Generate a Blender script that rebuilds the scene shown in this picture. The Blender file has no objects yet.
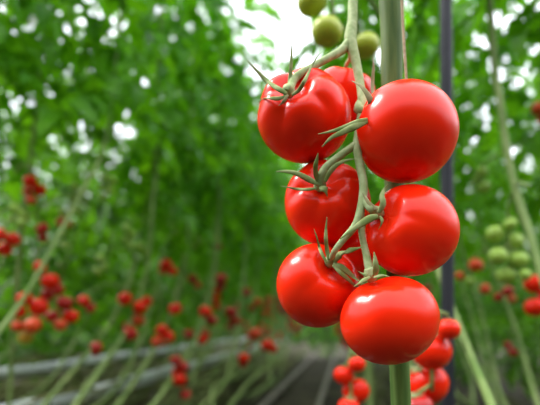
import bpy, math, random
import numpy as np
from mathutils import Vector, Matrix, Euler

C = bpy.context.scene.collection
rng = random.Random(11)

# ------------------------------------------------------------------ camera
FPX, CX, CY = 520.0, 270.0, 202.5
CAM_H = 0.75
PITCH = math.radians(7.0)
YAW = math.atan(75 * math.cos(PITCH) / FPX)
SHIFT = 122.5 - FPX * math.tan(PITCH)
cd = bpy.data.cameras.new('camera')
cam = bpy.data.objects.new('camera', cd)
C.objects.link(cam)
cam.location = (0, 0, CAM_H)
cam.rotation_euler = (math.pi / 2 + PITCH, 0, YAW)
cd.sensor_width = 36
cd.lens = FPX / 540 * 36
cd.shift_y = SHIFT / 540
cd.clip_start = 0.02
cd.dof.use_dof = True
cd.dof.focus_distance = 0.385
cd.dof.aperture_fstop = 4.6
bpy.context.scene.camera = cam
RM = Euler(cam.rotation_euler).to_matrix()
ORG = Vector((0, 0, CAM_H))


def ray(px, py):
    return RM @ Vector(((px - CX) / FPX, -(py - CY - SHIFT) / FPX, -1.0))


def at(px, py, Y):
    d = ray(px, py)
    return ORG + d * (Y / d.y)


# ------------------------------------------------------------------ helpers
class MB:
    def __init__(s):
        s.v, s.f, s.n = [], [], 0

    def add(s, verts, faces):
        b = s.n
        s.v.extend(tuple(p) for p in verts)
        s.f.extend(tuple(i + b for i in f) for f in faces)
        s.n += len(verts)

    def mesh(s, name, mat, smooth=True):
        me = bpy.data.meshes.new(name)
        me.from_pydata(s.v, [], s.f)
        me.materials.append(mat)
        if smooth:
            me.polygons.foreach_set('use_smooth', [True] * len(me.polygons))
        me.update()
        return me

    def build(s, name, mat, parent=None, smooth=True, loc=None):
        return link(name, s.mesh(name, mat, smooth), parent, loc)


def link(name, data, parent=None, loc=None):
    o = bpy.data.objects.new(name, data)
    C.objects.link(o)
    if parent is not None:
        o.parent = parent
    if loc is not None:
        o.location = loc
    return o


def tag(o, label, cat, group=None, kind=None):
    if label: o['label'] = label
    if cat: o['category'] = cat
    if group: o['group'] = group
    if kind: o['kind'] = kind
    return o


def smooth_path(pts, sub):
    """Catmull-Rom through (Vector, radius) pairs"""
    out = []
    n = len(pts)
    for i in range(n - 1):
        p0, p1, p2, p3 = pts[max(i - 1, 0)], pts[i], pts[i + 1], pts[min(i + 2, n - 1)]
        for k in range(sub):
            t = k / sub
            q = []
            for a, b, c, d in zip(p0, p1, p2, p3):
                q.append(0.5 * ((2 * b) + (c - a) * t + (2 * a - 5 * b + 4 * c - d) * t * t
                                + (3 * b - a - 3 * c + d) * t ** 3))
            out.append(tuple(q))
    out.append(tuple(pts[-1]))
    return out


def tube(mb, pts, radii, n=10, sub=5, flat=None, ref=None):
    """round tube, or a strip of elliptical section when flat (thickness / width) and ref (its normal) are given"""
    P = smooth_path([(p[0], p[1], p[2], r) for p, r in zip(pts, radii)], sub)
    vs, fs = [], []
    pv = [Vector(q[:3]) for q in P]
    prev = None
    for i, q in enumerate(P):
        t = (pv[min(i + 1, len(pv) - 1)] - pv[max(i - 1, 0)])
        if t.length < 1e-9: t = Vector((0, 0, 1))
        t.normalize()
        if ref is not None:
            nrm = Vector(ref)
        else:
            nrm = prev if prev is not None else (Vector((1, 0, 0)) if abs(t.x) < .8 else Vector((0, 1, 0)))
        nrm = nrm - t * nrm.dot(t)
        if nrm.length < 1e-6: nrm = t.orthogonal()
        nrm.normalize()
        prev = nrm
        bi = t.cross(nrm)
        r = max(q[3], 1e-5)
        for k in range(n):
            a = 2 * math.pi * k / n
            vs.append(pv[i] + bi * (math.cos(a) * r) + nrm * (math.sin(a) * r * (flat or 1)))
    m = len(P)
    for i in range(m - 1):
        for k in range(n):
            k2 = (k + 1) % n
            fs.append((i * n + k, i * n + k2, (i + 1) * n + k2, (i + 1) * n + k))
    fs.append(tuple(range(n - 1, -1, -1)))
    fs.append(tuple((m - 1) * n + k for k in range(n)))
    mb.add(vs, fs)


# ------------------------------------------------------------------ materials
def mat(name):
    m = bpy.data.materials.new(name)
    m.use_nodes = True
    nt = m.node_tree
    return m, nt, nt.nodes['Principled BSDF']


def noise_color(nt, c1, c2, scale, lo=.35, hi=.65, detail=3, stretch=None, obj_random=0.0):
    N, L = nt.nodes, nt.links
    tc = N.new('ShaderNodeTexCoord')
    no = N.new('ShaderNodeTexNoise')
    no.inputs['Scale'].default_value = scale
    no.inputs['Detail'].default_value = detail
    if stretch:
        mp = N.new('ShaderNodeMapping')
        mp.inputs['Scale'].default_value = stretch
        L.new(tc.outputs['Object'], mp.inputs['Vector'])
        L.new(mp.outputs['Vector'], no.inputs['Vector'])
    else:
        L.new(tc.outputs['Object'], no.inputs['Vector'])
    cr = N.new('ShaderNodeValToRGB')
    cr.color_ramp.elements[0].position = lo
    cr.color_ramp.elements[1].position = hi
    cr.color_ramp.elements[0].color = (*c1, 1)
    cr.color_ramp.elements[1].color = (*c2, 1)
    L.new(no.outputs['Fac'], cr.inputs['Fac'])
    return cr.outputs['Color'], no


def simple(name, c1, c2, scale, rough=.6, spec=.4, bump=0, stretch=None, sss=0, metal=0, **k):
    m, nt, b = mat(name)
    col, no = noise_color(nt, c1, c2, scale, stretch=stretch, **k)
    nt.links.new(col, b.inputs['Base Color'])
    b.inputs['Roughness'].default_value = rough
    b.inputs['Specular IOR Level'].default_value = spec
    b.inputs['Metallic'].default_value = metal
    if sss:
        b.inputs['Subsurface Weight'].default_value = sss
        b.inputs['Subsurface Radius'].default_value = (1, .35, .15)
        b.inputs['Subsurface Scale'].default_value = .006
    if bump:
        bp = nt.nodes.new('ShaderNodeBump')
        bp.inputs['Strength'].default_value = bump
        bp.inputs['Distance'].default_value = .002
        nt.links.new(no.outputs['Fac'], bp.inputs['Height'])
        nt.links.new(bp.outputs['Normal'], b.inputs['Normal'])
    return m


M = {}
M['red'] = simple('ripe_tomato_skin', (.82, .015, .002), (.90, .025, .003), 22, rough=.22, spec=.24, sss=.08)
M['darkred'] = simple('deep_red_tomato_skin', (.42, .006, .004), (.5, .012, .006), 30, rough=.3)
M['orange'] = simple('orange_tomato_skin', (.75, .09, .012), (.8, .06, .01), 30, rough=.3)
M['yellow'] = simple('yellow_tomato_skin', (.5, .34, .02), (.6, .25, .02), 30, rough=.3)
M['green'] = simple('unripe_tomato_skin', (.30, .50, .06), (.40, .58, .10), 18, rough=.3)
M['olive'] = simple('olive_tomato_skin', (.38, .48, .03), (.48, .56, .05), 18, rough=.32)
M['truss'] = simple('fuzzy_truss_green', (.25, .33, .13), (.40, .47, .24), 160, rough=.75, spec=.2, bump=.35)
M['sepal'] = simple('sepal_green', (.15, .22, .055), (.29, .34, .14), 120, rough=.7, spec=.2, bump=.3)
M['drysepal'] = simple('dry_sepal', (.22, .20, .09), (.30, .26, .14), 150, rough=.8, spec=.15)
M['mainstem'] = simple('main_stem_green', (.05, .11, .015), (.11, .185, .038), 60, rough=.6, spec=.3, bump=.25,
                       stretch=(3, 3, .25))
M['vine'] = simple('pale_vine_stem', (.13, .22, .05), (.25, .33, .11), 9, rough=.7, spec=.25)
M['twine'] = simple('tan_twine', (.36, .28, .17), (.5, .41, .27), 300, rough=.9, spec=.1)
M['post'] = simple('dark_steel_post', (.018, .02, .028), (.03, .033, .042), 12, rough=.55, spec=.4)
M['rail'] = simple('grey_pipe_rail', (.12, .105, .08), (.20, .18, .145), 5, rough=.6, spec=.4)
M['gutter'] = simple('white_gutter', (.40, .43, .44), (.58, .61, .63), 4, rough=.5)
M['litter'] = simple('old_vines_and_litter', (.05, .065, .018), (.22, .23, .09), 2.2, rough=.9, spec=.15, detail=6)
M['soil'] = simple('dark_soil', (.014, .013, .008), (.05, .045, .026), 3.5, rough=.95, spec=.1, bump=.6, detail=8)


def leaf_material(name, c1, c2, ctr, scale):
    m, nt, b = mat(name)
    N, L = nt.nodes, nt.links
    col, no = noise_color(nt, c1, c2, scale, lo=.3, hi=.7)
    L.new(col, b.inputs['Base Color'])
    b.inputs['Roughness'].default_value = .45
    b.inputs['Specular IOR Level'].default_value = .2
    tr = N.new('ShaderNodeBsdfTranslucent')
    mx = N.new('ShaderNodeMix'); mx.data_type = 'RGBA'
    mx.blend_type = 'MULTIPLY'; mx.inputs[0].default_value = 1
    L.new(col, mx.inputs[6]); mx.inputs[7].default_value = (*ctr, 1)
    L.new(mx.outputs[2], tr.inputs['Color'])
    ad = N.new('ShaderNodeMixShader'); ad.inputs[0].default_value = .45
    L.new(b.outputs[0], ad.inputs[1]); L.new(tr.outputs[0], ad.inputs[2])
    L.new(ad.outputs[0], N['Material Output'].inputs['Surface'])
    return m


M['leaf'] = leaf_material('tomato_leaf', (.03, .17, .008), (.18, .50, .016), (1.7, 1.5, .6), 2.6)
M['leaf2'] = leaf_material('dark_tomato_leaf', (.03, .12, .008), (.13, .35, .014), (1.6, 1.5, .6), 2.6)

# ------------------------------------------------------------------ tomatoes
def fruit_mesh(mb, R, centre, axis, obl=.9, rib=.05, nrib=5, ph=0.0, dent=.26, nu=72, nv=44, seed=0, long=1.0):
    """a tomato body: oblate, lobed round the stalk, with a dimple at the stalk and a faint one at the tip"""
    q = Vector((0, 0, 1)).rotation_difference(Vector(axis).normalized())
    r_ = random.Random(seed)
    ph2, ph3 = r_.uniform(0, 6.28), r_.uniform(0, 6.28)
    vs, fs = [], []
    c = Vector(centre)
    for j in range(nv + 1):
        th = math.pi * j / nv
        w = math.exp(-((th - .55) / .55) ** 2)
        for i in range(nu):
            a = 2 * math.pi * i / nu
            lob = (abs(math.cos(nrib * .5 * a + ph)) ** .8 - .62) * rib * 1.6 * w + .35 * rib * w * math.cos(2 * a + ph2) \
                + .012 * math.cos(3 * a + ph3) * math.sin(th)
            s = math.sin(th)
            s = s ** .92 if s > 0 else 0
            rad = R * s * (1 + lob)
            z = R * obl * (math.cos(th) * (1 + .02 * math.cos(2 * th)) - dent * math.exp(-(th / .36) ** 2) * (1 + .0 * w)
                           + .5 * lob * w + .03 * math.exp(-((math.pi - th) / .25) ** 2))
            p = Vector((rad * math.cos(a), rad * math.sin(a), z))
            vs.append(c + q @ p)
    for j in range(nv):
        for i in range(nu):
            i2 = (i + 1) % nu
            fs.append((j * nu + i, (j + 1) * nu + i, (j + 1) * nu + i2, j * nu + i2))
    mb.add(vs, fs)


def cam_axis(x, y, z):
    """direction given as right / up / towards the viewer"""
    return RM @ Vector((x, y, z))


class Fruit:
    pass


def big_tomato(name, label, px, py, rpx, Y, axis, group, matname='red', **kw):
    f = Fruit()
    f.c = at(px, py, Y)
    depth = -((RM.transposed() @ (f.c - ORG)).z)
    f.R = rpx * depth / FPX
    f.axis = cam_axis(*axis).normalized()
    f.root = link(name, None, None, f.c)
    f.root.empty_display_size = .02
    tag(f.root, label, 'tomato', group)
    mb = MB()
    fruit_mesh(mb, f.R, (0, 0, 0), f.axis, **kw)
    mb.build('fruit', M[matname], f.root)
    return f


def on(f, px, py, lift=.0015):
    """the point of the fruit's near surface seen at a pixel, lifted off the skin; at the rim, the point beside it"""
    d = ray(px, py).normalized()
    oc = ORG - f.c
    rr = f.R * .97 + lift
    b = oc.dot(d)
    disc = b * b - (oc.dot(oc) - rr * rr)
    t = -b - math.sqrt(disc) if disc > 0 else -b
    return ORG + d * t


def sepals(f, hub_px, strips, hub_r=.0045, matname='sepal'):
    """calyx (the small green hub) with each sepal as its sub-part; strips: list of (points, width px, material)"""
    h = Vector(hub_px) if len(hub_px) == 3 and isinstance(hub_px, Vector) else None
    if h is None:
        h = on(f, hub_px[0], hub_px[1], -.004) if len(hub_px) == 2 else at(*hub_px)
    mb = MB()
    ax = f.axis
    tube(mb, [h - ax * .004 - f.c, h - f.c, h + ax * .003 - f.c, h + ax * .006 - f.c],
         [hub_r * .7, hub_r * 1.15, hub_r, hub_r * .75], n=12, sub=4)
    cal = mb.build('calyx', M['truss'], f.root)
    for pts, w, mname in strips:
        P = []
        for p in pts:
            if len(p) == 2: P.append(on(f, p[0], p[1], .002) - f.c)
            elif p[2] < .1: P.append(on(f, p[0], p[1], p[2]) - f.c)
            else: P.append(at(*p) - f.c)
        n = len(P)
        wid = w * .5 * .4 / FPX
        prof = [.6, 1.0, .85, .5, .12] if n == 5 else \
            [(.6 + .4 * math.sin(math.pi * min(1, (i / (n - 1)) * 1.6))) * (1 - (i / (n - 1)) ** 2 * .92) for i in range(n)]
        sm = MB()
        vdir = (ORG - f.c).normalized()
        tube(sm, P, [wid * q for q in prof], n=8, sub=5, flat=.38, ref=vdir + Vector((.3, 0, .35)))
        sm.build('sepal', M[mname], cal)
    return cal


G = 'ripe tomatoes of the near truss'
tA = big_tomato('tomato', 'large red tomato at the upper left of the near truss, its shoulder deeply creased', 304.5, 116.5, 47, .425,
                (-.30, .52, .78), G, obl=.95, rib=.085, nrib=5, ph=.5, dent=.34, seed=3)
tB = big_tomato('tomato', 'large smooth red tomato at upper right of the near truss, covering the thick stem', 406.5, 132, 50.7, .405,
                (-.74, .36, -.56), G, obl=.95, rib=.03, nrib=5, ph=.2, seed=5)
tC = big_tomato('tomato', 'red tomato at the middle left of the near truss, tucked below the creased one', 327, 203, 42.8, .437,
                (-.16, .46, .86), G, obl=.95, rib=.07, nrib=6, ph=.9, dent=.32, seed=8)
tD = big_tomato('tomato', 'red tomato at the middle right of the near truss, its stalk on its left side', 411.5, 230.5, 46.4, .405,
                (-.80, .36, .46), G, obl=.93, rib=.045, nrib=5, ph=1.1, seed=11)
tE = big_tomato('tomato', 'red tomato at the lower left of the near truss with upright thin sepals', 318, 285.5, 42, .425,
                (.34, .52, .78), G, obl=.95, rib=.035, nrib=5, ph=.3, seed=14)
tF = big_tomato('tomato', 'lowest red tomato of the near truss, broad and flattened', 389, 319.3, 49.2, .385,
                (-.30, .93, .12), G, obl=.865, rib=.03, nrib=5, ph=.7, dent=.2, seed=17)
tG = big_tomato('tomato', 'red tomato mostly hidden behind the creased one and the truss stalk', 343, 98, 33, .485,
                (.2, .9, .2), 'ripe tomatoes at the back of the near truss', obl=.92, rib=.04, seed=19)
tH = big_tomato('tomato', 'red tomato glimpsed deep between the three lower tomatoes of the near truss', 352, 252, 30, .462,
                (.1, .9, .2), 'ripe tomatoes at the back of the near truss', obl=.92, rib=.04, seed=21)

# sepals (pixel paths lie on each fruit or beside it)
sepals(tA, (289, 92), [
    ([(288, 90, .003), (290, 80, .396), (291, 66, .394), (291.5, 52, .393), (292, 41, .392)], 4.5, 'sepal'),
    ([(287, 94), (277, 88, .005), (266, 80, .398), (256, 70, .394), (247, 60, .390)], 6.5, 'sepal'),
    ([(287, 96), (278, 98.5, .004), (270, 98, .006), (262, 99, .404), (258, 105, .406)], 4.5, 'sepal'),
    ([(292, 95), (299, 90, .006), (305, 80, .012), (311, 68, .394), (317, 57, .394), (322, 51.5, .396)], 4.5, 'sepal'),
    ([(288, 95), (284, 101, .004), (281, 104, .003), (278, 106, .002)], 4, 'drysepal'),
])
sepals(tB, (362, 110, .408), [
    ([(366, 108, .388), (371, 103, .383), (368, 95, .382), (361, 86, .385), (352, 81, .390)], 7, 'drysepal'),
    ([(368, 119, .381), (358, 122, .377), (345, 127, .375), (331, 131.5, .374), (318, 134, .374)], 5.5, 'sepal'),
    ([(368, 121, .381), (356, 126, .376), (343, 132, .374), (331, 138, .374), (322, 147, .376)], 7, 'sepal'),
    ([(373, 96, .409), (372.5, 85, .416), (373, 74, .417), (373.5, 65, .417), (372.5, 57, .417)], 4, 'drysepal'),
])
sepals(tC, (320, 186), [
    ([(318, 184), (308, 179, .006), (298, 174, .392), (287, 171.5, .391), (276, 171.5, .390)], 7, 'sepal'),
    ([(317, 188), (307, 189.5, .004), (297, 189, .004), (289, 187.5, .400), (281, 186, .400)], 3.6, 'sepal'),
    ([(321, 187), (324, 189, .004), (326, 192, .004), (327.5, 197, .002)], 10, 'sepal'),
    ([(318, 182), (316, 174, .008), (315.5, 166, .39), (317, 159, .388), (318, 153, .386)], 6, 'sepal'),
    ([(325, 182, .008), (330, 172, .012), (338, 164, .388), (348, 160, .388), (356, 159, .388)], 5, 'sepal'),
])
sepals(tD, (378, 213), [
    ([(379, 213, .004), (383, 204, .006), (382, 196, .008), (384, 190, .382), (388, 184, .380)], 6, 'sepal'),
    ([(378, 216, .004), (370, 218.5, .008), (361, 224, .377), (352, 230, .376), (340, 239, .375)], 7.5, 'sepal'),
    ([(380, 216), (382, 220), (381, 225), (378, 230)], 3.5, 'sepal'),
    ([(376, 210, .004), (370, 204, .008), (365, 198, .385), (362, 192, .384)], 5, 'drysepal'),
])
sepals(tE, (330.5, 262), [
    ([(329, 260), (327, 250, .006), (326, 240, .389), (326, 229, .388), (327, 217, .386)], 5, 'sepal'),
    ([(327, 263), (322, 254, .004), (319, 246, .005), (317, 238, .392), (314, 229, .390)], 3.8, 'sepal'),
    ([(333, 264), (341, 267, .004), (349, 273, .005), (356, 279, .008), (364, 284, .378)], 7, 'sepal'),
    ([(333, 262), (340, 255, .006), (348, 251, .387), (355, 249, .385), (362, 247, .383)], 7.5, 'sepal'),
    ([(333, 265), (341, 273, .004), (349, 280, .004), (356, 286, .004), (362, 287, .004)], 5, 'sepal'),
])
sepals(tF, (371, 276), [
    ([(374, 276, .372), (376, 270, .369), (375.5, 264, .367), (375, 258, .367), (374, 252, .367)], 6.5, 'sepal'),
    ([(369, 277, .372), (366, 275, .369), (362, 273.5, .368), (358, 271, .368)], 5, 'sepal'),
    ([(374, 277, .370), (380, 276, .366), (385, 275.5, .365), (390, 277, .362)], 4, 'sepal'),
    ([(370, 277, .370), (364, 280, .362), (358, 284, .358), (353, 287, .356)], 4, 'sepal'),
])
for f in (tG, tH):
    h = f.c + f.axis * f.R * .68
    sepals(f, h, [])

# ------------------------------------------------------------------ near plant
near = link('tomato_plant', None, None, at(398, 405, .465) * 1.0)
near.location.z = 0
near.empty_display_size = .05
tag(near, 'thick green tomato stem in focus carrying the large red truss in front', 'tomato plant')
NO = near.location.copy()


def npt(*a):
    return at(*a) - NO


mb = MB()
foot = Vector((0, 0, 0))
top = npt(391, 0, .468)
pts = [Vector((.0, .0, .0)), Vector((0, 0, .25)), npt(402, 470, .466), npt(401, 405, .465), npt(398, 330, .464), npt(396, 240, .464), npt(394, 150, .464),
       npt(392, 80, .464), npt(391.5, 30, .464), npt(390, -10, .464), npt(388, -60, .464), npt(386, -200, .464), npt(380, -600, .47), Vector((-.03, .03, 2.7))]
rad = [.0105, .0100, .0088, .0085, .0088, .009, .0093, .0097, .0103, .0112, .0108, .0105, .009, .004]
tube(mb, pts, rad, n=20, sub=7)
mb.build('stem', M['mainstem'], near)

mb = MB()
u = .4 / FPX * .5
tube(mb, [npt(388, -75, .463), npt(372, -60, .455), npt(359, -35, .45), npt(353.5, -5, .445), npt(352.5, 20, .437), npt(350.5, 40, .43), npt(356, 62, .424),
          npt(360.5, 86, .416), npt(362.5, 105, .408), npt(360, 125, .402), npt(357, 146, .399), npt(360, 166, .396),
          npt(363.5, 185, .392), npt(361, 207, .388), npt(355.5, 225, .386), npt(343, 240, .387), npt(334, 252, .390), tE.c + (on(tE, 331, 261, -.002) - tE.c) - NO],
     [u * q for q in (14, 13, 12, 11.5, 11.5, 14, 10.5, 9.5, 10, 9, 8.5, 8.5, 8.5, 8, 7.5, 6.5, 6, 6)], n=14, sub=6)
# swollen knuckle by the upper right tomato and its short stalk
tube(mb, [npt(361, 100, .412), npt(359, 108, .406), npt(363, 112, .404), npt(370, 113, .41)], [u * q for q in (7, 11, 10, 7)], n=12)
mb.build('truss_stalk', M['truss'], near)


def branch(paths, ws):
    b = MB()
    tube(b, paths, [u * q for q in ws], n=12, sub=6)
    return b.build('fruit_stalk', M['truss'], near)


branch([npt(351, 40, .43), npt(342, 50, .425), npt(328, 58, .415), npt(312, 67, .407), npt(300, 74, .401), npt(293, 81, .398), on(tA, 290, 91, -.002) - NO],
       (12, 10, 8.5, 8, 8.5, 9, 8))
branch([npt(358, 143, .40), npt(348, 150, .399), npt(336, 159, .399), npt(326, 168, .399), npt(322, 176, .401), on(tC, 320, 186, -.002) - NO],
       (8, 8, 8.5, 9, 10.5, 9))
branch([npt(362, 195, .391), npt(366, 203, .387), npt(372, 209, .384), on(tD, 378, 213, -.001) - NO], (7, 8, 8.5, 7.5))
branch([npt(361, 208, .388), npt(361, 224, .388), npt(362.5, 238, .389), npt(366, 253, .389), npt(368.5, 266, .386), npt(371, 277, .380)],
       (7, 6.5, 6.5, 7, 8, 7))
branch([npt(352, 45, .432), npt(350, 58, .455), npt(346, 66, .475), tG.c + tG.axis * tG.R * .7 - NO], (6, 5, 5, 5))
branch([npt(361, 205, .392), npt(357, 215, .42), npt(353, 224, .448), tH.c + tH.axis * tH.R * .7 - NO], (6, 5, 5, 5))

tw = MB()
p0, p1 = at(407, 92, .448), at(402, 0, .449)
d = (p1 - p0) / (p1.z - p0.z)
tp = p0 + d * (2.9 - p0.z); tp.x = p1.x - .004; tp.y = .46
two = link('support_twine', None)
bpy.data.objects.remove(two)
tube(tw, [p0 - Vector((0, 0, .06)) + Vector((.001, .006, 0)), p0, p1, p1 + Vector((-.002, .002, .3)), tp], [.0012] * 5, n=8, sub=10)
tag(tw.build('support_twine', M['twine']), 'thin tan twine hanging down along the right side of the thick near stem', 'twine')

# ------------------------------------------------------------------ background plants
def leaflet(L, W, r_):
    """one lobed leaflet along +X, folded at its midrib and drooping to the tip"""
    xs = [0, .12, .26, .34, .5, .58, .74, .82, 1.0]
    ws = [.04, .62, 1.0, .72, .86, .56, .58, .30, 0]
    vs, fs = [], []
    fold = r_.uniform(.1, .5)
    droop = r_.uniform(.1, .55)
    for x, w in zip(xs, ws):
        z0 = -droop * L * x * x
        for s in (-1, 0, 1):
            ww = w * W * .5 * (1 + r_.uniform(-.12, .12))
            vs.append((x * L - (.04 * L if s else 0), s * ww, z0 + (fold * ww if s else 0)))
    for i in range(len(xs) - 1):
        a = i * 3
        fs += [(a, a + 3, a + 4, a + 1), (a + 1, a + 4, a + 5, a + 2)]
    return np.array(vs), fs


def rotm(ax, an):
    return np.array(Matrix.Rotation(an, 3, ax))


def compound_leaf(seed):
    """a drooping tomato leaf: stalk with paired leaflets and one at the tip; returns verts, faces"""
    r_ = random.Random(seed)
    V, F, n = [], [], 0
    L = .34
    npair = 4

    def pos(t):
        return np.array((L * t * (1 - .12 * t), 0, .10 * t - .20 * t * t))
    st = MB()
    tube(st, [Vector(pos(t)) for t in (0, .35, .7, 1)], [.0035, .003, .0022, .001], n=4, sub=2)
    V.append(np.array(st.v)); F += st.f; n += len(st.v)
    for k in range(npair):
        t = .28 + .2 * k
        for s in (-1, 1):
            tt = t + r_.uniform(-.05, .05)
            lv, lf = leaflet(r_.uniform(.085, .135) * (1.1 if k in (1, 2) else .85), r_.uniform(.05, .075), r_)
            m = rotm('Z', s * r_.uniform(.8, 1.35)) @ rotm('Y', r_.uniform(-.1, .6)) @ rotm('X', r_.uniform(-.6, .6))
            lv = lv @ m.T + pos(tt)
            V.append(lv); F += [tuple(i + n for i in f) for f in lf]; n += len(lv)
            if r_.random() < .6:                         # small in-between leaflet
                lv, lf = leaflet(r_.uniform(.035, .055), r_.uniform(.02, .035), r_)
                m = rotm('Z', s * r_.uniform(.9, 1.5)) @ rotm('X', r_.uniform(-.6, .6))
                lv = lv @ m.T + pos(min(tt + .09, 1))
                V.append(lv); F += [tuple(i + n for i in f) for f in lf]; n += len(lv)
    lv, lf = leaflet(.14, .085, r_)
    lv = lv @ rotm('Y', .35).T + pos(.97)
    V.append(lv); F += [tuple(i + n for i in f) for f in lf]; n += len(lv)
    return np.vstack(V), F


LEAVES = [compound_leaf(100 + i) for i in range(6)]


def foliage_mesh(seed, z0, z1, nleaf, spread, mname, sc=(.8, 1.15), face=None):
    r_ = random.Random(seed)
    V, F, n = [], [], 0
    a = r_.uniform(0, 6.28)
    for k in range(nleaf):
        z = z0 + (z1 - z0) * ((k + r_.uniform(0, .8)) / nleaf)
        a += 2.4 + r_.uniform(-.4, .4)
        v, f = LEAVES[r_.randrange(len(LEAVES))]
        s = r_.uniform(*sc) * spread
        m = rotm('Z', a) @ rotm('Y', r_.uniform(-.25, .75)) @ rotm('X', r_.uniform(-.4, .4))
        y0, _ = stem_yz(z)
        p = np.array((r_.uniform(-.02, .02), y0 + r_.uniform(-.05, .05), z))
        V.append((v * s) @ m.T + p)
        F += [tuple(i + n for i in q) for q in f]
        n += len(v)
    me = bpy.data.meshes.new('foliage')
    me.from_pydata(np.vstack(V).tolist(), [], F)
    me.materials.append(M[mname])
    me.polygons.foreach_set('use_smooth', [True] * len(me.polygons))
    return me


STEM = [(-2.6, .16), (-1.9, .22), (-1.3, .30), (-.85, .45), (-.4, .80), (-.08, 1.22), (.08, 1.7), (.12, 2.3), (.12, 3.5)]


def stem_yz(z):
    for (ya, za), (yb, zb) in zip(STEM, STEM[1:]):
        if za <= z <= zb:
            t = (z - za) / (zb - za)
            return ya + (yb - ya) * t, z
    return .12, z


def stem_mesh(seed):
    r_ = random.Random(seed)
    mb = MB()
    jx = [r_.uniform(-.10, .10), r_.uniform(-.10, .10), r_.uniform(-.07, .07), r_.uniform(-.05, .05), .02, 0, 0, 0, 0]
    dz = r_.uniform(-.09, .09)
    pts = [Vector((jx[i], y + r_.uniform(-.04, .04) * (i < 4), z + (dz if i < 3 else 0))) for i, (y, z) in enumerate(STEM)]
    tube(mb, pts, [.008, .009, .0095, .0095, .009, .0088, .008, .007, .003], n=8, sub=5)
    return mb.mesh('stem', M['vine'])


def upright_stem(seed):
    mb = MB()
    tube(mb, [Vector(p) for p in ((0, -.02, 0), (.01, 0, .4), (0, .01, .8), (0, .04, 1.25), (0, .08, 1.7), (0, .12, 2.3), (0, .12, 3.5))],
         [.008, .0085, .009, .009, .008, .007, .003], n=8, sub=5)
    return mb.mesh('stem', M['vine'])


STEMS = [stem_mesh(40 + i) for i in range(6)]
FOL = [foliage_mesh(200 + i, 1.30, 3.5, 46, .92, 'leaf') for i in range(5)]
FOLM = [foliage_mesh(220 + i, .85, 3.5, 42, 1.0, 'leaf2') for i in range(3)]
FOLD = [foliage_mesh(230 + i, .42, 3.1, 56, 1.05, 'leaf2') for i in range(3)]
FOLN = [foliage_mesh(260 + i, 1.30, 2.7, 24, .9, 'leaf') for i in range(2)]
ORD = ['first', 'second', 'third', 'fourth', 'fifth', 'sixth', 'seventh', 'eighth', 'ninth', 'tenth', 'eleventh', 'twelfth',
       'thirteenth', 'fourteenth', 'fifteenth', 'sixteenth', 'seventeenth', 'eighteenth', 'nineteenth', 'twentieth',
       'twenty-first', 'twenty-second', 'twenty-third', 'twenty-fourth', 'twenty-fifth', 'twenty-sixth']
PLANTS = []


def plant(x, y, fol, label, group, stem=None, zs=1.0):
    r = link('tomato_plant', None, None, (x, y, 0))
    r.empty_display_size = .1
    tag(r, label, 'tomato plant', group)
    s = link('stem', stem or STEMS[rng.randrange(len(STEMS))], r)
    s.scale.z = zs
    f = link('foliage', fol, r)
    f.scale.z = zs
    PLANTS.append(r)
    return r


def line(desc, x, y0, y1, step, fols, group, jit=.06, skip=(), stem=None):
    y, k = y0, 0
    while y <= y1 and k < len(ORD):
        if k not in skip:
            plant(x + rng.uniform(-jit, jit), y + rng.uniform(-.08, .08), fols[rng.randrange(len(fols))],
                  'leafy tomato vine, %s from the camera in %s' % (ORD[k], desc), group,
                  stem=stem, zs=rng.uniform(.94, 1.04))
        y += step
        k += 1


line('the left path-side row', -1.10, 2.75, 11.5, .48, FOL, 'vines of the left row beside the path')
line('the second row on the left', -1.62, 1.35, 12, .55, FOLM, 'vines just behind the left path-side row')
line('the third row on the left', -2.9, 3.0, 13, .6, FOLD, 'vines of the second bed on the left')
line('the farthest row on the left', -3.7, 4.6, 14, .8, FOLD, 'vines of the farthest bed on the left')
line('the line behind the near truss', .10, 1.75, 11.5, .62, FOLN + FOL[:2], 'vines in line behind the near truss', stem=upright_stem(3))
line('the right line', .70, 1.65, 11.5, .5, FOL, 'vines of the right line')
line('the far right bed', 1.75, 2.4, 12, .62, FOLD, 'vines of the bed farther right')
# vines across the far end of the path
for k, x in enumerate((-.85, -.5, -.15, .2, .55)):
    plant(x, 12.6 + .25 * (k % 2), FOLD[k % 3], 'distant leafy vine closing the far end of the path, %s from left' % ORD[k],
          'vines across the far end of the path')

# ------------------------------------------------------------------ background tomatoes
def small_mesh(mname, seed):
    mb = MB()
    fruit_mesh(mb, 1.0, (0, 0, 0), (0, 0, 1), obl=.88, rib=.04, nrib=5, dent=.2, nu=22, nv=14, seed=seed)
    h = Vector((0, 0, .70))
    return mb.mesh('tomato', M[mname])


SMALL = {k: small_mesh(k, i) for i, k in enumerate(('red', 'darkred', 'orange', 'yellow', 'green', 'olive'))}
CALYX = MB()
for k in range(5):
    a = k * 1.2566
    dr = Vector((math.cos(a), math.sin(a), 0))
    tube(CALYX, [Vector((0, 0, .74)), dr * .25 + Vector((0, 0, .78)), dr * .5 + Vector((0, 0, .86)), dr * .75 + Vector((0, 0, .98))],
         [.07, .11, .08, .01], n=5, sub=2, flat=.4, ref=(0, 0, 1))
tube(CALYX, [Vector((0, 0, .66)), Vector((0, 0, .8)), Vector((0, 0, 1.0))], [.12, .12, .08], n=6, sub=1)
CALYX_ME = CALYX.mesh('calyx', M['truss'])
CNAME = {'red': 'red', 'darkred': 'dark red', 'orange': 'orange', 'yellow': 'yellow', 'green': 'pale green', 'olive': 'olive green'}
NT = [0]


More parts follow.
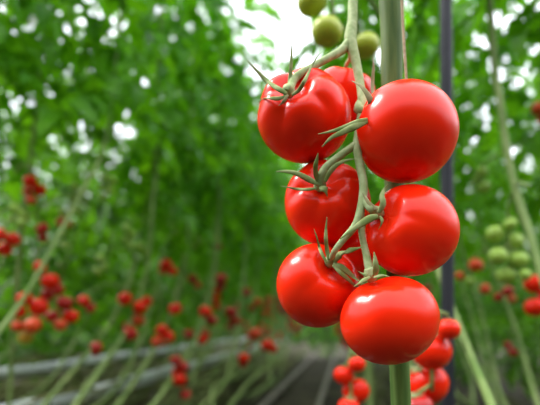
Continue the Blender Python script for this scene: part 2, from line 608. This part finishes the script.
def place(p, R, kind, label, group, parts):
    o = link('tomato', SMALL[kind], None, p)
    o.scale = (R, R, R)
    o.rotation_euler = (rng.uniform(-.5, .5), rng.uniform(-.5, .5), rng.uniform(0, 6.28))
    tag(o, label, 'tomato', group)
    if parts:
        link('calyx', CALYX_ME, o)
    NT[0] += 1
    return o


def nearest_plant(p):
    best, bd = None, 1e9
    for r in PLANTS:
        y = stem_yz(min(max(p.z + .12, .3), 3.4))[0]
        dd = (r.location.x - p.x) ** 2 + (r.location.y + y - p.y) ** 2
        if dd < bd: best, bd = r, dd
    return best


def rachis(ps, R, pl=None):
    """the green stalk of a truss, from its vine down past every fruit; a part of the vine"""
    pl = pl or nearest_plant(ps[0])
    o = pl.location
    ps = sorted(ps, key=lambda p: -p.z)
    topz = ps[0].z + R * 2.2
    sy = stem_yz(min(max(topz, .3), 2.9))[0]
    mb = MB()
    cx = sum(p.x for p in ps) / len(ps); cy = sum(p.y for p in ps) / len(ps)
    if pl in (v2, v3): sy = .02
    start = Vector((o.x, o.y + sy, topz))
    head = Vector((cx, cy, ps[0].z + R * 1.2))
    tail = Vector((cx, cy, ps[-1].z + R * .9))
    midp = (start + head) / 2 + Vector((0, 0, .04))
    pts = [start, midp, head] + ([tail] if len(ps) > 1 else [])
    tube(mb, [q - o for q in pts], [.004, .004, .0035, .003][:len(pts)], n=6, sub=4)
    for p in ps:
        z = min(max(p.z + R * 1.3, tail.z), head.z)
        tube(mb, [Vector((cx, cy, z)) - o, p + Vector((0, 0, R * .8)) - o], [.0025, .003], n=5, sub=2)
    mb.build('truss_stalk', M['vine'], pl)


def spread_overlaps(items):
    """push fruits of one truss apart in depth until they only touch"""
    for _ in range(40):
        moved = False
        for i in range(len(items)):
            for j in range(i):
                (p, r), (q, s) = items[i], items[j]
                dv = p - q
                gap = (r + s) * .97 - dv.length
                if gap > 0:
                    ax = Vector((0.15 * (1 if dv.x > 0 else -1), 1 if dv.y >= 0 else -1, 0)).normalized()
                    p += ax * gap * .5; q -= ax * gap * .5
                    moved = True
        if not moved: break


def truss(desc, fruits, Y, group, pl=None, parts=False):
    """fruits: (px, py, diameter px, kind); Y is the truss's distance down the row"""
    if 'left row' in group:
        Y *= .84 if fruits[0][3] == gr else .86
        fruits = [(a, b, c * (1.16 if k != gr else 1.1), k) for a, b, c, k in fruits]
    items = []
    for i, (px, py, dpx, kind) in enumerate(fruits):
        p = at(px, py, Y + (i % 3) * .015)
        items.append([p, dpx * .5 * Y / FPX])
    spread_overlaps(items)
    order = sorted(range(len(items)), key=lambda i: fruits[i][1])
    for rank, i in enumerate(order):
        nm = CNAME[fruits[i][3]]
        n = len(items)
        if n == 1: w = 'blurred round %s tomato hanging alone, %s' % (nm, desc)
        else:
            pos = 'topmost' if rank == 0 else 'lowest' if rank == n - 1 else ORD[rank] + ' from top'
            w = 'blurred %s tomato, %s of %s' % (nm, pos, desc)
        place(items[i][0], items[i][1], fruits[i][3], w, group, parts)
    rachis([q[0] for q in items], sum(q[1] for q in items) / len(items), pl)


LG = 'ripening tomatoes of the left row'
RG = 'ripening tomatoes of the right line'
r, dr_, og, ye, gr, ol = 'red', 'darkred', 'orange', 'yellow', 'green', 'olive'
# two vines standing just behind the near one
FOLV = foliage_mesh(290, 1.95, 3.2, 20, .9, 'leaf')
v2 = plant(.105, 1.00, FOLV, 'tomato vine hidden right behind the thick near stem, bearing olive green fruit',
           None, stem=upright_stem(1))
v3 = plant(.14, 1.24, FOLV, 'tomato vine rising behind the right side of the near truss', None, stem=upright_stem(2))
truss('the green truss above the near truss', [(327, 32, 34, ol), (312, 2, 34, ol), (366, 46, 30, ol)], .78,
      'unripe tomatoes behind the near truss', v2, True)
truss('the low truss left of the thick stem',
      [(357, 364, 17, r), (344, 375, 20, r), (356, 391, 27, r), (349, 408, 22, r)], .98, 'ripe tomatoes low behind the near truss', v2, True)
truss('the low truss right of the thick stem',
      [(446, 329, 22, r), (431, 351, 39, r), (430, 385, 43, r), (418, 408, 30, dr_)], .82, 'ripe tomatoes low behind the near truss', v3, True)
# vines whose long pale stems stand out in the photo
def leaning_vine(label, path, fol, rad):
    P = [at(*p) for p in path]
    lowest, highest = P[0], P[-1]
    dirn = (P[0] - P[1]).normalized()
    g = []
    q = P[0].copy()
    y = q.y
    while q.z > .2:                                     # carry on down the row until it lies on the ground
        q = q + Vector((dirn.x * .1, -.16, -.10)); g.append(q.copy())
    hi = [highest + Vector((0, .04, .3)), Vector((highest.x, highest.y + .07, max(3.4, highest.z + .6)))]
    allp = g[::-1] + P + hi
    root = link('tomato_plant', None, None, (highest.x, highest.y - stem_yz(min(highest.z, 3.4))[0], 0))
    root.empty_display_size = .1
    tag(root, label, 'tomato plant')
    mb = MB()
    tube(mb, [p - root.location for p in allp], [rad] * (len(allp) - 1) + [.003], n=10, sub=4)
    mb.build('stem', M['vine'], root)
    link('foliage', fol, root)
    PLANTS.append(root)


FOLH = [foliage_mesh(280 + i, 1.62, 3.4, 34, 1.0, 'leaf') for i in range(2)]
line('the group overhanging the path', -.76, 3.9, 8.2, .7, FOLH, 'vines overhanging the path')
plant(-1.22, 1.42, FOLH[0], 'upright vine filling the upper left corner of the photo', None, stem=upright_stem(4))
plant(-1.26, 1.84, FOLH[1], 'upright vine just behind the one in the upper left corner', None, stem=upright_stem(5))
leaning_vine('vine with long pale stem slanting across the far left of the photo',
             [(-40, 382, 1.16), (0, 330, 1.29), (30, 288, 1.40), (75, 205, 1.62), (103, 150, 1.78), (112, 100, 1.9), (116, 60, 2.0)], FOLH[0], .0068)
leaning_vine('vine with bright green stem slanting up from the bottom left of the photo',
             [(55, 440, 1.7), (75, 405, 1.88), (102, 368, 2.1), (128, 328, 2.35), (142, 290, 2.45), (149, 255, 2.5), (153, 200, 2.55)], FOLH[1], .0105)
leaning_vine('vine with pale stem rising left of the lowest dark red truss',
             [(120, 402, 2.3), (146, 366, 2.6), (163, 330, 2.85), (180, 290, 3.0), (186, 250, 3.05)], FOLH[0], .010)
leaning_vine('vine with pale stem rising just right of the lowest dark red truss',
             [(150, 410, 2.2), (180, 370, 2.6), (200, 330, 2.9), (212, 285, 3.1), (217, 245, 3.2)], FOLH[1], .010)
leaning_vine('vine with pale stem slanting down right of the steel post',
             [(497, 425, .86), (489, 400, .92), (468, 350, 1.05), (450, 303, 1.16), (438, 270, 1.22), (422, 225, 1.28), (404, 150, 1.34), (399, 70, 1.38)], FOLV, .0078)
leaning_vine('vine with pale stem slanting down to the right edge of the photo',
             [(552, 300, 1.1), (540, 268, 1.16), (527, 225, 1.22), (515, 188, 1.27), (507, 150, 1.3), (500, 100, 1.33)], FOLH[1], .0085)
# left row
truss('the truss high near the left edge', [(33, 182, 13, r), (37, 189, 13, r), (28, 191, 11, og), (31, 200, 10, og)], 2.05, LG)
truss('the truss cut by the left edge', [(2, 236, 15, r), (10, 239, 14, r), (4, 249, 14, r)], 1.85, LG)
truss('the dark pair by the slanting stem', [(43, 229, 12, dr_), (42, 237, 10, dr_)], 2.1, LG)
truss('the heavy truss at far left',
      [(40, 267, 12, r), (50, 281, 17, r), (44, 294, 13, dr_), (29, 299, 14, r), (38, 307, 18, r), (20, 312, 12, r), (33, 325, 16, og), (18, 326, 12, og),
       (25, 337, 14, ye)], 2.0, LG)
truss('the dark truss beside the heavy one',
      [(57, 289, 13, dr_), (66, 303, 15, dr_), (69, 316, 15, r), (61, 325, 12, og), (52, 316, 13, dr_)], 2.15, LG)
truss('the pair right of the heavy trusses', [(85, 301, 11, r), (89, 308, 10, dr_)], 2.4, LG)
truss('the dark pair just above the left gutter', [(97, 347, 11, dr_), (95, 353, 8, dr_)], 2.4, LG)
truss('the pair high among green trusses at left', [(62, 222, 9, og), (68, 224, 8, ye)], 2.2, LG)
truss('the bright truss along the bright green stem', [(125, 299, 13, r), (140, 307, 13, r), (137, 320, 12, og), (131, 334, 14, dr_), (128, 327, 10, dr_)], 2.75, LG)
truss('the low red truss left of centre', [(147, 301, 10, r), (163, 330, 11, r), (165, 338, 14, r), (158, 342, 11, r)], 3.0, LG)
truss('the red truss highest left of centre', [(167, 265, 11, r), (164, 270, 9, og), (171, 271, 9, r)], 3.2, LG)
truss('among pale stems left of centre', [(175, 309, 12, r)], 3.2, LG)
truss('the truss hanging lowest over the gutter', [(178, 360, 10, dr_), (180, 367, 12, dr_), (176, 373, 10, r), (180, 380, 12, r), (186, 395, 9, dr_)], 2.9, LG)
truss('the red truss midway along left row', [(207, 312, 12, r), (210, 320, 11, dr_), (203, 334, 12, r), (202, 340, 10, r), (189, 334, 9, dr_)], 3.5, LG)
truss('the dark pair high midway left', [(221, 279, 11, dr_), (220, 286, 9, dr_)], 3.9, LG)
truss('the small pair midway along left row', [(193, 279, 9, dr_), (197, 285, 7, og)], 4.0, LG)
truss('the dark truss well down the row', [(232, 312, 10, dr_), (234, 321, 11, dr_), (230, 327, 9, dr_)], 4.0, LG)
truss('bright and right beside the path', [(255, 334, 12, r)], 3.7, LG)
truss('the pair low beside the path', [(268, 345, 11, r), (272, 349, 8, r)], 3.5, LG)
truss('the pair lowest beside the path', [(244, 358, 10, r), (243, 364, 8, dr_)], 3.4, LG)
truss('the faint pair highest near the path', [(216, 240, 8, og), (217, 246, 8, dr_)], 4.4, LG)
truss('the faint truss left of the near tomatoes', [(246, 292, 9, dr_), (258, 302, 8, og), (252, 308, 7, dr_)], 4.6, LG)
UG = 'unripe tomatoes of the left row'
truss('the green truss high at left', [(105, 178, 9, gr), (112, 181, 9, gr), (103, 187, 9, gr), (110, 190, 9, gr), (103, 197, 8, gr)], 2.35, UG)
truss('the green truss above the dark pair', [(62, 212, 9, gr), (26, 218, 9, gr), (23, 226, 8, gr)], 2.2, UG)
truss('the green truss behind the slanting stem', [(62, 233, 9, gr), (65, 245, 9, gr), (78, 211, 8, gr)], 2.3, UG)
truss('the green truss above the red pair', [(100, 258, 9, gr), (98, 271, 9, gr), (104, 266, 8, gr)], 2.55, UG)
truss('the green truss left of centre', [(140, 246, 8, gr), (146, 252, 7, gr), (143, 259, 8, gr)], 3.1, UG)
truss('the green truss farther down the row', [(172, 226, 7, gr), (177, 231, 7, gr), (174, 238, 7, gr)], 3.7, UG)
truss('the green truss by the left edge', [(14, 208, 9, gr), (20, 213, 9, gr), (12, 219, 9, gr), (21, 222, 8, gr)], 1.85, UG)
truss('the green truss under the leaves at left', [(74, 186, 8, gr), (80, 192, 8, gr), (73, 197, 8, gr)], 2.2, UG)
truss('the green truss beside the bright green stem', [(126, 228, 8, gr), (132, 234, 8, gr), (125, 239, 8, gr), (131, 244, 7, gr)], 2.8, UG)
truss('the small green truss above the middle reds', [(196, 236, 6, gr), (200, 241, 6, gr), (195, 246, 6, gr)], 3.9, UG)
# right line
UR = 'unripe tomatoes of the right line'
truss('the full green truss at right', [(510, 224, 13, gr), (495, 234, 18, gr), (515, 241, 17, gr), (498, 256, 18, gr), (519, 260, 18, gr), (506, 275, 19, gr), (525, 275, 12, gr)],
      1.36, UR)
truss('the faint green truss high at right', [(482, 172, 12, gr), (484, 187, 13, gr), (476, 180, 9, gr)], 1.8, UR)
truss('the orange truss right of the post', [(476, 265, 14, og), (460, 276, 9, og), (485, 289, 11, og), (470, 281, 9, gr)], 1.95, RG)
truss('the dull truss under the green one', [(508, 291, 11, dr_), (498, 297, 9, dr_), (512, 299, 8, og)], 2.0, RG)
truss('the bright truss at the right edge', [(534, 284, 18, r), (535, 307, 20, r), (545, 296, 15, r)], 1.55, RG)
truss('the pair high at the right edge', [(539, 110, 15, og), (545, 118, 14, og)], 1.6, RG)
truss('the dull pair low at right', [(513, 352, 9, dr_), (508, 345, 8, dr_)], 2.2, RG)
# smaller trusses farther down the rows
for kk, pl in enumerate([p for p in PLANTS if 4.2 < p.location.y < 9.5 and -1.3 < p.location.x < .95]):
    side = 1 if pl.location.x < 0 else -1
    z = rng.uniform(.62, 1.05)
    base = pl.location + Vector((side * rng.uniform(.08, .16), stem_yz(z)[0] + rng.uniform(-.05, .05), z))
    kind = rng.choice(['red', 'darkred', 'darkred', 'orange'])
    items = [[base + Vector((rng.uniform(-.045, .045), rng.uniform(-.045, .045), -.058 * q)), .031] for q in range(3)]
    spread_overlaps(items)
    dsc = pl['label'].split(', ')[-1].replace('from the camera', 'back')
    if len(dsc.split()) > 10: continue
    for q in items:
        place(q[0], q[1], kind, 'tiny %s tomato on the vine %s' % (CNAME[kind], dsc), 'distant tomatoes, truss %s' % dsc, False)
    rachis([q[0] for q in items], .031, pl)
print('tomatoes', NT[0], 'plants', len(PLANTS))

# ------------------------------------------------------------------ setting
mb = MB()
gv = []
N_ = 60
for j in range(N_ + 1):
    for i in range(N_ + 1):
        x = -9 + 18 * i / N_; y = -4 + 26 * j / N_
        gv.append((x, y, .012 * math.sin(x * 5.1 + y * 1.3) + .01 * math.sin(y * 3.7 - x * 2.2) - .02))
mb.add(gv, [(j * (N_ + 1) + i, j * (N_ + 1) + i + 1, (j + 1) * (N_ + 1) + i + 1, (j + 1) * (N_ + 1) + i) for j in range(N_) for i in range(N_)])
tag(mb.build('ground', M['soil']), None, None, None, 'structure')


def litter(label, name, spans, n, seed):
    r_ = random.Random(seed)
    mb = MB()
    for k in range(n):
        x0, x1, zt = spans[r_.randrange(len(spans))]
        x = r_.uniform(x0, x1)
        y = .9 + 11 * r_.random() ** 1.4
        z = zt * r_.random() ** 1.7
        L = r_.uniform(.25, 1.0)
        a = r_.uniform(-.25, .25); tl = r_.uniform(-.08, .22)
        d = Vector((math.sin(a), math.cos(a), tl)) * L
        p = Vector((x, y, z))
        sag = Vector((r_.uniform(-.05, .05), 0, r_.uniform(-.03, .06)))
        tube(mb, [p, p + d * .5 + sag, p + d], [r_.uniform(.004, .009)] * 3, n=4, sub=2)
    tag(mb.build(name, M['litter']), label, 'litter', None, 'stuff')


litter('tangle of old bare vine stems and litter lying along the left beds', 'vine_litter', [(-2.1, -.9, .36), (-3.6, -2.5, .5)], 2600, 5)
litter('tangle of old bare vine stems and litter lying along the right beds', 'vine_litter', [(.02, .95, .3), (1.5, 2.1, .45)], 700, 6)


def rail(x, label):
    root = link('pipe_rail', None, None, (x, 5.0, 0))
    tag(root, label, 'pipe rail', 'pipe rails of the path')
    b = MB()
    tube(b, [Vector((0, y, .05)) for y in (-4.2, -1, 3, 7.3)], [.024] * 4, n=12, sub=2)
    b.build('pipe', M['rail'], root)
    for y in np.arange(-3.5, 7, 1.5):
        s = MB()
        tube(s, [Vector((0, y, -.03)), Vector((0, y, .03))], [.04, .02], n=8, sub=1)
        s.build('support', M['rail'], root)


rail(-.72, 'grey pipe rail along the path, the one nearer the left row')
rail(-.24, 'grey pipe rail along the path, the one nearer the near truss')


def gutter(x, z, y0, y1, label):
    root = link('growing_gutter', None, None, (x, y0, 0))
    tag(root, label, 'growing gutter', 'white growing gutters')
    prof = [(-.055, .0), (-.04, .03), (.04, .03), (.055, .0), (.04, -.035), (-.04, -.035)]
    b = MB()
    n = 14
    vs = []
    for i in range(n + 1):
        y = (y1 - y0) * i / n
        for px, pz in prof:
            vs.append((px, y, z + pz + .01 * math.sin(i * 2.1)))
    k = len(prof)
    fs = [(i * k + j, i * k + (j + 1) % k, (i + 1) * k + (j + 1) % k, (i + 1) * k + j) for i in range(n) for j in range(k)]
    fs += [tuple(range(k)), tuple(n * k + j for j in range(k - 1, -1, -1))]
    b.add(vs, fs)
    b.build('trough', M['gutter'], root, smooth=False)
    for y in np.arange(.4, y1 - y0, 2.2):
        s = MB()
        tube(s, [Vector((0, y, -.03)), Vector((0, y, z - .04))], [.018, .018], n=8, sub=1)
        s.build('leg', M['rail'], root)


gutter(-1.42, .375, 1.2, 12.5, 'whitish growing gutter low under the left row beside the path')
gutter(-2.2, .44, 2.0, 13, 'whitish growing gutter farther left, behind the second row')

pp = at(447.5, 300, 1.05)
ptop = at(446, 0, 1.05)
lean = (ptop.x - pp.x) / (ptop.z - pp.z)
po = link('steel_post', None, None, (pp.x - lean * pp.z, pp.y, 0))
tag(po, 'dark slim steel post rising behind the right side of the near truss', 'post')
b = MB()
tube(b, [Vector((0, 0, -.03)), Vector((lean * .8, 0, .8)), Vector((lean * 1.8, 0, 1.8)), Vector((lean * 3.3, 0, 3.3))], [.0128] * 4, n=16, sub=2)
b.build('shaft', M['post'], po)
b = MB()
tube(b, [Vector((0, 0, -.03)), Vector((0, 0, .015))], [.05, .05], n=20, sub=1)
b.build('foot_plate', M['post'], po)

# ------------------------------------------------------------------ light
w = bpy.data.worlds.new('overcast_sky')
bpy.context.scene.world = w
w.use_nodes = True
nt = w.node_tree
bg = nt.nodes['Background']
tc = nt.nodes.new('ShaderNodeTexCoord')
sx = nt.nodes.new('ShaderNodeSeparateXYZ')
cr = nt.nodes.new('ShaderNodeValToRGB')
nt.links.new(tc.outputs['Generated'], sx.inputs[0])
# sky colour darkened low down, and higher up behind the viewer, to cut fruit sheen
lo = nt.nodes.new('ShaderNodeMath'); lo.operation = 'MINIMUM'; lo.inputs[1].default_value = 0
sc = nt.nodes.new('ShaderNodeMath'); sc.operation = 'MULTIPLY_ADD'; sc.inputs[1].default_value = .46
nt.links.new(sx.outputs['Y'], lo.inputs[0])
nt.links.new(lo.outputs[0], sc.inputs[0])
nt.links.new(sx.outputs['Z'], sc.inputs[2])
nt.links.new(sc.outputs[0], cr.inputs['Fac'])
e = cr.color_ramp.elements
e[0].position = .03; e[0].color = (.012, .02, .008, 1)
e[1].position = .95; e[1].color = (.95, .96, 1.0, 1)
q = cr.color_ramp.elements.new(.17); q.color = (.16, .19, .15, 1)
q = cr.color_ramp.elements.new(.33); q.color = (.88, .89, 1.0, 1)
nt.links.new(cr.outputs['Color'], bg.inputs['Color'])
bg.inputs['Strength'].default_value = 2.6

sd = bpy.data.lights.new('hazy_sun', 'SUN')
sd.energy = 3.0
sd.angle = math.radians(18)
sd.color = (1, .97, .92)
so = link('hazy_sun', sd)
frm = Vector((-.62, .18, .76))
so.rotation_euler = frm.to_track_quat('Z', 'Y').to_euler()

vs = bpy.context.scene.view_settings
vs.view_transform = 'Standard'
vs.look = 'None'
vs.exposure = 0.62
vs.gamma = 1
vs.use_curve_mapping = False
